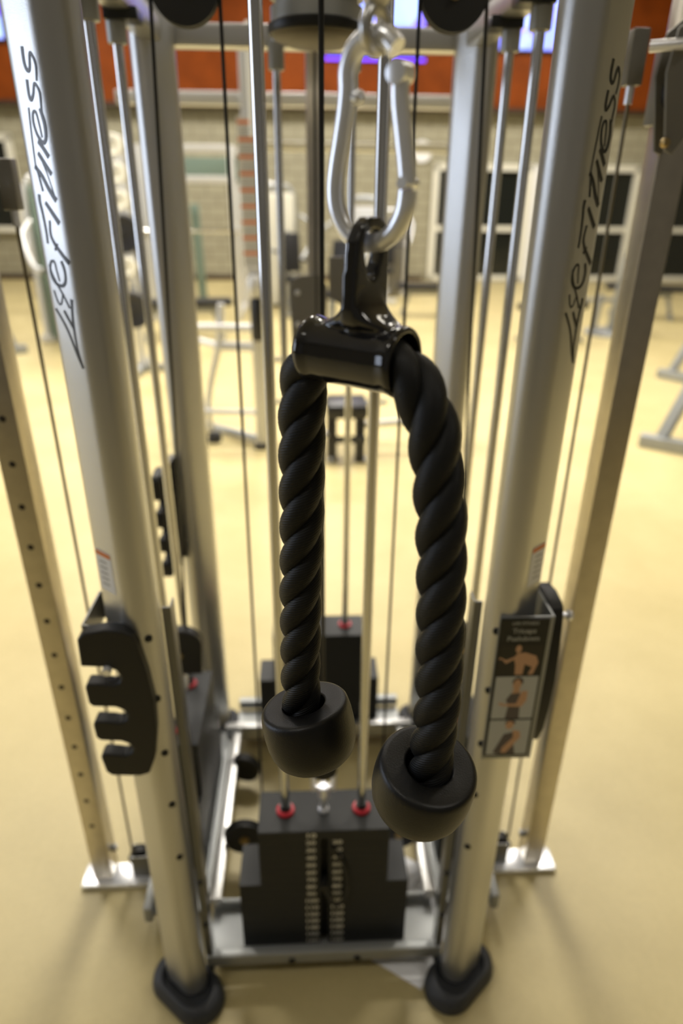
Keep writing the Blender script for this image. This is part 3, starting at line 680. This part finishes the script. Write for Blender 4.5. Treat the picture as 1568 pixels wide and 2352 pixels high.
b = strands(path, 'rope', '', phase=.6); rope = b.build('rope', 'rope', TR, True, angle=80)
# ball ends
def ball(c, axis, label):
    prof = [(.0188, -.030), (.0188, -.004), (.0189, -.0015), (.0198, -.0003), (.0212, .0), (.0345, .0), (.0362, -.0002), (.0382, -.0012), (.0396, -.0032), (.0402, -.0060), (.0405, -.0080), (.0412, -.014), (.0415, -.024), (.0410, -.034), (.0394, -.0425), (.0362, -.0500), (.0315, -.0548), (.0240, -.0572), (.012, -.058), (0, -.058)]
    b = MB(); b.lathe(c, axis, [(0, -.030)] + prof, 64); o = b.build('ball_end', 'rubber', TR, True, angle=60); tag(o, label)
ball(L3(-.0500, 1.2360), V(-.28, .02, 1), 'higher rubber ball end on the left rope leg')
ball(L3(.0775, 1.2400), V(.20, -.05, 1), 'lower rubber ball end on the right rope leg, nearer the camera')
# yoke: tube with an eye plate, coated in glossy vinyl
b = MB(); ln = .037
b.lathe((0, 0, 0), (1, 0, 0), [(.0180, -ln), (.0215, -ln), (.0225, -ln + .003), (.0212, -ln + .010), (.0208, 0), (.0212, ln - .010), (.0225, ln - .003), (.0215, ln), (.0180, ln), (.0175, 0), (.0180, -ln)], 40)
# eye plate outline in (y, z)
outer = [(-.0080, .0185), (-.0150, .0190), (-.0185, .0235), (-.0195, .030), (-.0192, .045), (-.0188, .060), (-.0170, .070), (-.012, .079), (-.005, .083), (.005, .083), (.012, .079), (.0170, .070), (.0188, .060), (.0192, .045), (.0195, .030), (.0185, .0235), (.0150, .0190), (.0080, .0185)]
hole = [(0, .047), (.004, .050), (.0085, .060), (.0100, .069), (.0070, .0745), (0, .0765), (-.0070, .0745), (-.0100, .069), (-.0085, .060), (-.004, .050)]
def plate_with_hole(b, outer, hole, hx):
    t = bmesh.new(); es = []
    for loop in (outer, hole):
        vs = [t.verts.new((-hx, y, z)) for y, z in loop]
        for i in range(len(vs)): es.append(t.edges.new((vs[i], vs[(i + 1) % len(vs)])))
    bmesh.ops.triangle_fill(t, edges=es, use_beauty=True)
    r = bmesh.ops.extrude_face_region(t, geom=t.faces[:])
    for v in r['geom']:
        if isinstance(v, bmesh.types.BMVert): v.co.x = hx
    for v in t.verts: v.co.x += lean(v.co.z)
    b.merge(t)
def lean(z): return .0045 + .045 * max(z - .02, 0)
plate_with_hole(b, outer, hole, .0050)
# fillet flaring from plate to tube
prev = None; secs = [(.042, .0050, .0185), (.036, .0066, .0190), (.031, .0095, .0192), (.0270, .0140, .0190), (.0235, .0200, .0175), (.0205, .027, .0145), (.0183, .032, .0110)]
for z, a, c2 in secs:
    cur = [b.b.verts.new((lean(z) + a * math.copysign(abs(math.cos(t)) ** .7, math.cos(t)), c2 * math.copysign(abs(math.sin(t)) ** .7, math.sin(t)), z)) for t in [2 * math.pi * k / 24 for k in range(24)]]
    # keep the flare outside the bore
    if prev: b.bridge(prev, cur, 24)
    else: b.face(cur)
    prev = cur
b.face(prev[::-1])
yk = b.build('yoke', 'dip', TR, True); tag(yk, 'glossy black coated yoke with an eye')
rm = yk.modifiers.new('remesh', 'REMESH'); rm.mode = 'VOXEL'; rm.voxel_size = .0010; rm.use_smooth_shade = True
sm = yk.modifiers.new('smooth', 'SMOOTH'); sm.factor = .6; sm.iterations = 14

CB = thing('carabiner', 'large bright zinc snap carabiner linking the cable end to the black rope yoke', 'carabiner', RC + RX * .0075 + RZ * 1.6232, -R(35))
# pear outline, bottom wire centre at z=0
def pear(side):
    return [(0, 0), (side * .010, .0018), (side * .0180, .0080), (side * .0235, .0180), (side * .0250, .0290), (side * .0238, .0400), (side * .0205, .0560), (side * .0178, .0700), (side * .0168, .0800), (side * .0170, .0880), (side * .0140, .0965), (side * .0075, .1020), (0, .1035)]
lf = [V(x, 0, z) for x, z in pear(-1)]; rt_ = [V(x, 0, z) for x, z in pear(1)]
body = spline(rt_[4:0:-1], 6)[:-1] + spline([rt_[1]] + lf, 6) + spline([lf[-1]] + rt_[-2:-4:-1], 6)[1:]
o = MB().tube(body, .0056, 18).build('carabiner_body', 'zinc', CB); tag(o, 'bright zinc pear-shaped body')
MB().lathe(lf[8] + V(.005, 0, -.004), (1, 0, -.3), [(0, 0), (.0042, 0), (.0042, .003), (.002, .0055), (0, .006)], 16).build('rivet', 'zinc', o)
gate = [rt_[-4] + V(0, 0, -.004), rt_[-5] + V(0, 0, 0), rt_[-6], rt_[5] + V(.0, 0, .0), rt_[4] + V(0, 0, .004)]
g = MB(); g.tube(spline([V(.0175, -.001, .0865), V(.0182, -.001, .0720), V(.0212, -.001, .0560), V(.0242, -.001, .0400), V(.0252, -.001, .0315)], 6), .0052, 16); g.lathe((.0178, -.0065, .0850), (0, 1, 0), [(0, -.001), (.0060, 0), (.0060, .011), (0, .012)], 16)
go = g.build('gate', 'zinc', CB); tag(go, 'spring gate on the right side')
MB().cyl((.0250, -.0075, .0325), (.0250, .0075, .0325), .0032, 14).build('hinge_pin', 'zinc', go)
# end fitting of the overhead cable
CE = thing('cable_end_fitting', 'silver swaged cable end and eye hooked into the top of the carabiner', 'cable end', RC + RX * .0080 + RZ * 1.7267, -R(35))
eye = [V(0, .0095 * math.sin(a), .0095 + .0095 * -math.cos(a)) for a in [2 * math.pi * k / 24 for k in range(24)]]
MB().tube([p + V(0, 0, -.0085 + .0015) for p in eye], .0036, 12, closed=True).build('eye_ring', 'silver', CE)
MB().lathe((0, 0, .012), (0, 0, 1), [(0, 0), (.006, .001), (.0095, .006), (.0100, .014), (.0075, .020), (.0065, .028), (.0065, .065), (.0045, .070), (0, .070)], 24).build('swage', 'silver', CE)
MB().cyl((0, 0, .08), (0, 0, 2.27 - 1.7267), .0033, 10).build('overhead_cable', 'cable', CE)
pulley((.052, -.494, 2.29), (0, 1, 0), .036, 'overhead pulley above the rope'); 

# ------------------------------------------------------------------ the gym behind
def part(t, name, mt, fn, label=None, bevel=0):
    b = MB(); fn(b); o = b.build(name, mt, t, bevel=bevel)
    if label: tag(o, label)
    return o
# tall multi-station frame with an instruction strip
g = thing('training_station', 'tall silver multi-station frame with a long orange-striped instruction strip, behind the rope', 'exercise machine', P(-.36, 3.6))
for (u, v, l) in ((0, 0, 'post carrying the instruction strip'), (1.36, .02, 'right post'), (-.62, .5, 'left rear post')):
    o = part(g, 'post', 'lightgrey', lambda b: b.bar((u, v, .02), (u, v, 2.46), .075, .075, .012), l)
    part(o, 'foot_cap', 'foot', lambda b: b.box((u, v, .02), (.10, .10, .04), bev=.01))
part(g, 'top_beam', 'lightgrey', lambda b: b.bar((-.75, .02, 2.14), (1.40, .02, 2.14), .08, .07, .012))
part(g, 'second_beam', 'ivory', lambda b: b.bar((.0, .06, 1.905), (1.36, .06, 1.905), .06, .05, .01))
part(g, 'neck_tube', 'ivory', lambda b: b.cyl((.045, -.05, 1.95), (.045, -.05, 2.5), .033, 16))
part(g, 'rod_bracket', 'ivory', lambda b: (b.bar((.045, -.05, 1.97), (0, 0, 1.97), .05, .05, .006), b.bar((.045, -.05, 2.4), (0, 0, 2.4), .05, .05, .006)))
st = part(g, 'instruction_strip', 'white', lambda b: b.box((-.002, -.045, 1.63), (.118, .012, .84)))
for k in range(9):
    z = 2.02 - k * .089
    part(st, 'orange_bar', 'orange', lambda b: b.box((-.002, -.0525, z), (.112, .003, .019)))
    part(st, 'text_lines', 'greytext', lambda b: [b.box((-.004, -.0525, z - .026 - q * .014), (.09, .003, .003)) for q in range(4)])
part(g, 'shroud_cap', 'lightgrey', lambda b: b.lathe((.0, -.075, 1.04), (0, 0, 1), [(0, 0), (.03, 0), (.045, .03), (.045, .11), (.03, .14), (0, .14)], 20))
part(g, 'roller_pad', 'vinyl', lambda b: b.lathe((.01, -.08, .775), (0, 0, 1), [(0, 0), (.035, 0), (.042, .02), (.042, .25), (.035, .27), (0, .27)], 20))
part(g, 'leg', 'lightgrey', lambda b: b.tube(spline([(-.36, .16, .04), (-.385, .14, .22), (-.345, .12, .45), (-.27, .10, .72), (-.24, .10, .98)], 5), .024, 12))
part(g, 'foot_cap', 'foot', lambda b: b.lathe((-.355, .14, 0), (0, 0, 1), [(0, 0), (.05, 0), (.055, .03), (.04, .07), (0, .075)], 18))
for (z, u0, u1, r) in ((.83, -.62, .0, .026), (.70, -.27, .0, .034), (.24, -.5, .0, .020)):
    part(g, 'crossbar', 'lightgrey', lambda b: b.cyl((u0, .10, z), (u1, .06 if u1 == 0 else .1, z), r, 14))
part(g, 'crossbar', 'lightgrey', lambda b: b.cyl((-.62, .5, .70), (-.27, .10, .70), .022, 12))
part(g, 'side_bar', 'silver_flat', lambda b: b.bar((.0, .02, .62), (.36, .1, .62), .03, .03, .004))
part(g, 'side_bar', 'silver_flat', lambda b: b.bar((.0, .02, .33), (.9, .1, .30), .03, .03, .004))
part(g, 'base_bar', 'silver_flat', lambda b: b.bar((.0, .02, .05), (-.62, .5, .05), .05, .05, .006))

# black seat unit
g = thing('roller_seat', 'low black padded seat unit with grey strap standing on the floor behind the rope yoke', 'exercise machine', P(.23, 3.38))
part(g, 'seat', 'vinyl', lambda b: b.box((0, .02, .36), (.28, .30, .10), bev=.03))
for (x, hh) in ((-.10, .34), (.09, .33)):
    part(g, 'leg', 'vinyl', lambda b: b.bar((x, -.06, .0), (x, -.04, hh), .07, .08, .015))
part(g, 'strap', 'foot', lambda b: b.box((.03, -.11, .17), (.20, .02, .05), bev=.006))
for x in (-.12, .12): part(g, 'caster', 'lightgrey', lambda b: b.lathe((x, -.10, .02), (1, 0, 0), [(0, 0), (.02, 0), (.02, .02), (0, .02)], 14))
part(g, 'side_bar', 'lightgrey', lambda b: b.bar((.10, .05, .22), (.62, .10, .24), .04, .04, .005))
part(g, 'knob', 'lightgrey', lambda b: b.lathe((-.15, -.08, .17), (0, 0, 1), [(0, 0), (.025, .005), (.028, .03), (.015, .05), (0, .055)], 16))

def aframe(name, label, u, v, rz, mt='silver_flat', hgt=.9, span=.7, tilt=.35, pad=True, cat='exercise machine', group=None):
    g = thing(name, label, cat, P(u, v), YAW + rz, group)
    part(g, 'base_bar', mt, lambda b: b.bar((-span / 2, 0, .045), (span / 2, 0, .045), .09, .09, .008), bevel=0)
    for s in (-1, 1):
        o = part(g, 'leg', mt, lambda b: b.bar((s * span * .36, 0, .05), (s * span * .12, tilt, hgt), .085, .05, .008))
    part(g, 'rear_bar', mt, lambda b: b.bar((-span * .3, tilt * 1.9, .045), (span * .3, tilt * 1.9, .045), .08, .08, .008))
    part(g, 'spine', mt, lambda b: b.bar((0, 0, .05), (0, tilt * 1.9, .05), .08, .08, .008))
    part(g, 'strut', mt, lambda b: b.bar((0, tilt * 1.9, .05), (0, tilt, hgt), .06, .05, .006))
    if pad:
        part(g, 'seat', 'vinyl', lambda b: b.box((0, tilt + .1, hgt + .03), (.30, .34, .08), bev=.03))
        part(g, 'handle', 'vinyl', lambda b: b.tube(spline([(-.3, tilt - .1, hgt + .02), (-.33, tilt - .05, hgt + .2), (-.22, tilt, hgt + .32), (-.1, tilt, hgt + .25)], 5), .022, 10))
        part(g, 'handle', 'vinyl', lambda b: b.tube(spline([(.3, tilt - .1, hgt + .02), (.33, tilt - .05, hgt + .2), (.22, tilt, hgt + .32), (.1, tilt, hgt + .25)], 5), .022, 10))
        part(g, 'yoke_bar', mt, lambda b: b.bar((-.32, tilt - .08, hgt), (.32, tilt - .08, hgt), .05, .05, .005))
    return g
aframe('press_machine', 'silver flared-leg machine nearest at the right edge beyond the right column', 2.78, 3.30, R(-38), hgt=.95, span=.95)
aframe('press_machine', 'silver flared-leg machine with black grips, second one back at the right edge', 3.78, 5.25, R(-52), hgt=.95, span=.85)
aframe('leg_machine', 'silver bent-tube machine at the far left edge beyond the left column', -3.55, 6.5, R(35), hgt=1.05, span=.9)
g = thing('pole_stand', 'slim silver upright exercise stand on a round base, before the glazed doors at right', 'exercise machine', P(4.0, 7.9))
part(g, 'base', 'silver_flat', lambda b: b.lathe((0, 0, 0), (0, 0, 1), [(0, 0), (.34, 0), (.34, .03), (.28, .045), (0, .05)], 32))
part(g, 'pole', 'silver_flat', lambda b: b.bar((0, 0, .04), (.06, 0, .95), .10, .07, .01)); part(g, 'pole', 'silver_flat', lambda b: b.bar((-.24, 0, .03), (-.20, 0, .5), .06, .06, .01))
part(g, 'pad', 'vinyl', lambda b: b.box((.34, .05, .52), (.34, .3, .10), bev=.03)); part(g, 'arm', 'lightgrey', lambda b: b.bar((.06, 0, .9), (.42, 0, 1.3), .06, .05, .01))
part(g, 'foot_rail', 'silver_flat', lambda b: b.bar((-.45, .1, .42), (.5, .1, .42), .05, .05, .006)); part(g, 'grip', 'vinyl', lambda b: b.cyl((.02, -.05, .95), (.1, -.05, 1.25), .03, 12))
def bench(label, u, v, rz, L=1.1):
    g = thing('flat_bench', label, 'bench', P(u, v), YAW + rz)
    part(g, 'pad', 'vinyl', lambda b: b.box((0, 0, .43), (L, .28, .08), bev=.03))
    for s in (-1, 1):
        part(g, 'leg', 'silver_flat', lambda b: b.bar((s * L * .38, 0, .05), (s * L * .28, 0, .40), .06, .05, .006))
        part(g, 'foot_bar', 'silver_flat', lambda b: b.bar((s * L * .38, -.2, .03), (s * L * .38, .2, .03), .05, .05, .006))
    part(g, 'beam', 'silver_flat', lambda b: b.bar((-L * .36, 0, .34), (L * .36, 0, .34), .06, .06, .008))
bench('black flat bench with silver legs, left of the instruction strip', -1.55, 7.6, R(10), 1.2)
bench('black flat bench far back, right of the rope yoke', 1.75, 9.3, R(-5), .9)
bench('black flat bench far back between the right guide rods', 3.0, 7.4, R(20), .9)
# power rack left of centre
g = thing('power_rack', 'pale grey power rack with a diagonal brace, seen left of the instruction strip', 'rack', P(-1.62, 8.9))
for (x, y) in ((-.55, 0), (.62, 0), (-.55, 1.1), (.62, 1.1)): part(g, 'post', 'lightgrey', lambda b: b.bar((x, y, 0), (x, y, 2.18), .09, .09, .01))
for z in (2.16, 1.80): part(g, 'crossbar', 'lightgrey', lambda b: b.bar((-.55, 0, z), (.62, 0, z), .09, .09, .01))
part(g, 'crossbar', 'green', lambda b: b.bar((-.55, 1.1, 1.95), (.62, 1.1, 1.95), .2, .3, .01))
for x in (-.55, .62): part(g, 'side_beam', 'lightgrey', lambda b: b.bar((x, 0, 2.16), (x, 1.1, 2.16), .08, .08, .01)); part(g, 'foot_bar', 'lightgrey', lambda b: b.bar((x, 0, .05), (x, 1.1, .05), .08, .08, .01))
part(g, 'brace', 'lightgrey', lambda b: b.bar((-.50, 0, 1.25), (.02, 0, 1.78), .07, .07, .01))
part(g, 'barbell', 'chrome', lambda b: b.cyl((-1.0, -.1, 1.18), (1.05, -.1, 1.18), .02, 12))
for x in (-.86, -.80, .86, .92): part(g, 'bumper_disc', 'vinyl', lambda b: b.lathe((x, -.1, 1.18), (1, 0, 0), [(0, 0), (.21, 0), (.22, .01), (.21, .045), (0, .045)], 28))
part(g, 'green_tube', 'green', lambda b: b.bar((.05, .55, .1), (.02, .55, 1.5), .12, .12, .02))
# selector machines far back
def selector(label, u, v, rz, mt='silver_flat', sh='ivory', hgt=1.7):
    g = thing('selector_machine', label, 'exercise machine', P(u, v), YAW + rz)
    part(g, 'shroud', sh, lambda b: b.box((0, .3, hgt / 2), (.46, .22, hgt - .1), bev=.04))
    part(g, 'frame_loop', mt, lambda b: b.tube(spline([(-.27, .3, .03), (-.27, .3, hgt * .8), (-.2, .3, hgt), (0, .3, hgt + .05), (.2, .3, hgt), (.27, .3, hgt * .8), (.27, .3, .03)], 5), .035, 12))
    part(g, 'spine', mt, lambda b: b.bar((0, .25, .08), (0, -.75, .08), .09, .09, .01))
    part(g, 'base_bar', mt, lambda b: b.bar((-.3, -.75, .05), (.3, -.75, .05), .08, .08, .01)); part(g, 'base_bar', mt, lambda b: b.bar((-.35, .3, .05), (.35, .3, .05), .08, .08, .01))
    part(g, 'seat_post', mt, lambda b: b.bar((0, -.45, .08), (0, -.45, .45), .07, .07, .01)); part(g, 'seat', 'vinyl', lambda b: b.box((0, -.45, .5), (.36, .36, .09), bev=.03))
    part(g, 'back_pad', 'vinyl', lambda b: b.box((0, -.2, .85), (.32, .09, .55), R3(-8), bev=.03)); part(g, 'back_post', mt, lambda b: b.bar((0, -.12, .1), (0, -.14, 1.15), .06, .06, .01))
    for s in (-1, 1):
        part(g, 'lever_arm', mt, lambda b: b.tube(spline([(s * .28, .1, 1.35), (s * .42, -.1, 1.2), (s * .42, -.45, .95), (s * .36, -.6, .9)], 5), .026, 10)); part(g, 'grip', 'vinyl', lambda b: b.cyl((s * .36, -.6, .9), (s * .22, -.62, .9), .022, 10))
def R3(d): return Matrix.Rotation(R(d), 3, 'X')
selector('ivory shrouded machine standing behind the instruction strip post', -.35, 9.9, R(20))
selector('ivory shrouded machine seen through the carabiner, far back', .55, 8.2, R(-35), 'silver_flat', 'lightgrey', 1.55)
selector('silver shrouded machine behind the left chrome guide rods', -2.75, 7.2, R(30), 'lightgrey', 'green', 1.75)
selector('pale shrouded machine at the far left, left of the front left post', -5.0, 8.6, R(35), 'lightgrey', 'putty', 1.9)
selector('tall pale machine furthest left against the back of the gym', -4.2, 11.6, R(10), 'lightgrey', 'ivory', 2.0)
# weight tree with round discs behind the left rods
g = thing('plate_tree', 'weight tree with pale round discs seen between the left chrome rods', 'weight rack', P(-1.70, 5.9))
part(g, 'base', 'silver_flat', lambda b: (b.bar((-.3, 0, .04), (.3, 0, .04), .07, .07, .01), b.bar((0, -.3, .04), (0, .3, .04), .07, .07, .01)))
part(g, 'pole', 'lightgrey', lambda b: b.bar((0, 0, .05), (0, 0, 2.1), .08, .08, .01))
for z, mt in ((2.02, 'ivory'), (1.80, 'ivory'), (1.58, 'ivory'), (1.30, 'vinyl'), (1.02, 'ivory'), (.62, 'vinyl')):
    o = part(g, 'peg', 'chrome', lambda b: b.cyl((0, 0, z), (0, -.24, z + .02), .016, 12)); rr = .085 if mt == 'ivory' else .17
    part(o, 'disc', mt, lambda b: b.lathe((0, -.12, z), (0, -1, 0), [(0, 0), (rr * .95, 0), (rr, .01), (rr, .04), (rr * .9, .05), (rr * .4, .035), (0, .035)], 28))
g = thing('storage_cabinet', 'white cabinet against the back wall just right of the rope yoke', 'cabinet', P(1.55, WV - .25))
part(g, 'body', 'lightgrey', lambda b: b.box((0, 0, .45), (.42, .44, .9), bev=.01)); part(g, 'door', 'lightgrey', lambda b: b.box((0, -.226, .46), (.38, .014, .8), bev=.004)); part(g, 'handle', 'steel', lambda b: b.bar((.15, -.24, .4), (.15, -.24, .52), .014, .014, .002))
# more far equipment on the left half of the hall
selector('silver machine with dark shroud behind the left post lettering', -3.55, 9.6, R(15), 'lightgrey', 'green', 1.8)
selector('dark shrouded machine far back between the rear left post and the power rack', -2.7, 11.2, R(-10), 'silver_flat', 'plastic', 1.9)
selector('putty coloured machine far back, just right of the power rack', -.75, 11.6, R(5), 'lightgrey', 'putty', 1.75)
selector('small pale machine in front of the white cabinet at the back wall', 1.35, 11.2, R(-15), 'lightgrey', 'putty', 1.35)
bench('black flat bench before the glazed doors, right of the lettering on the right post', 5.0, 9.2, R(-20), 1.1)
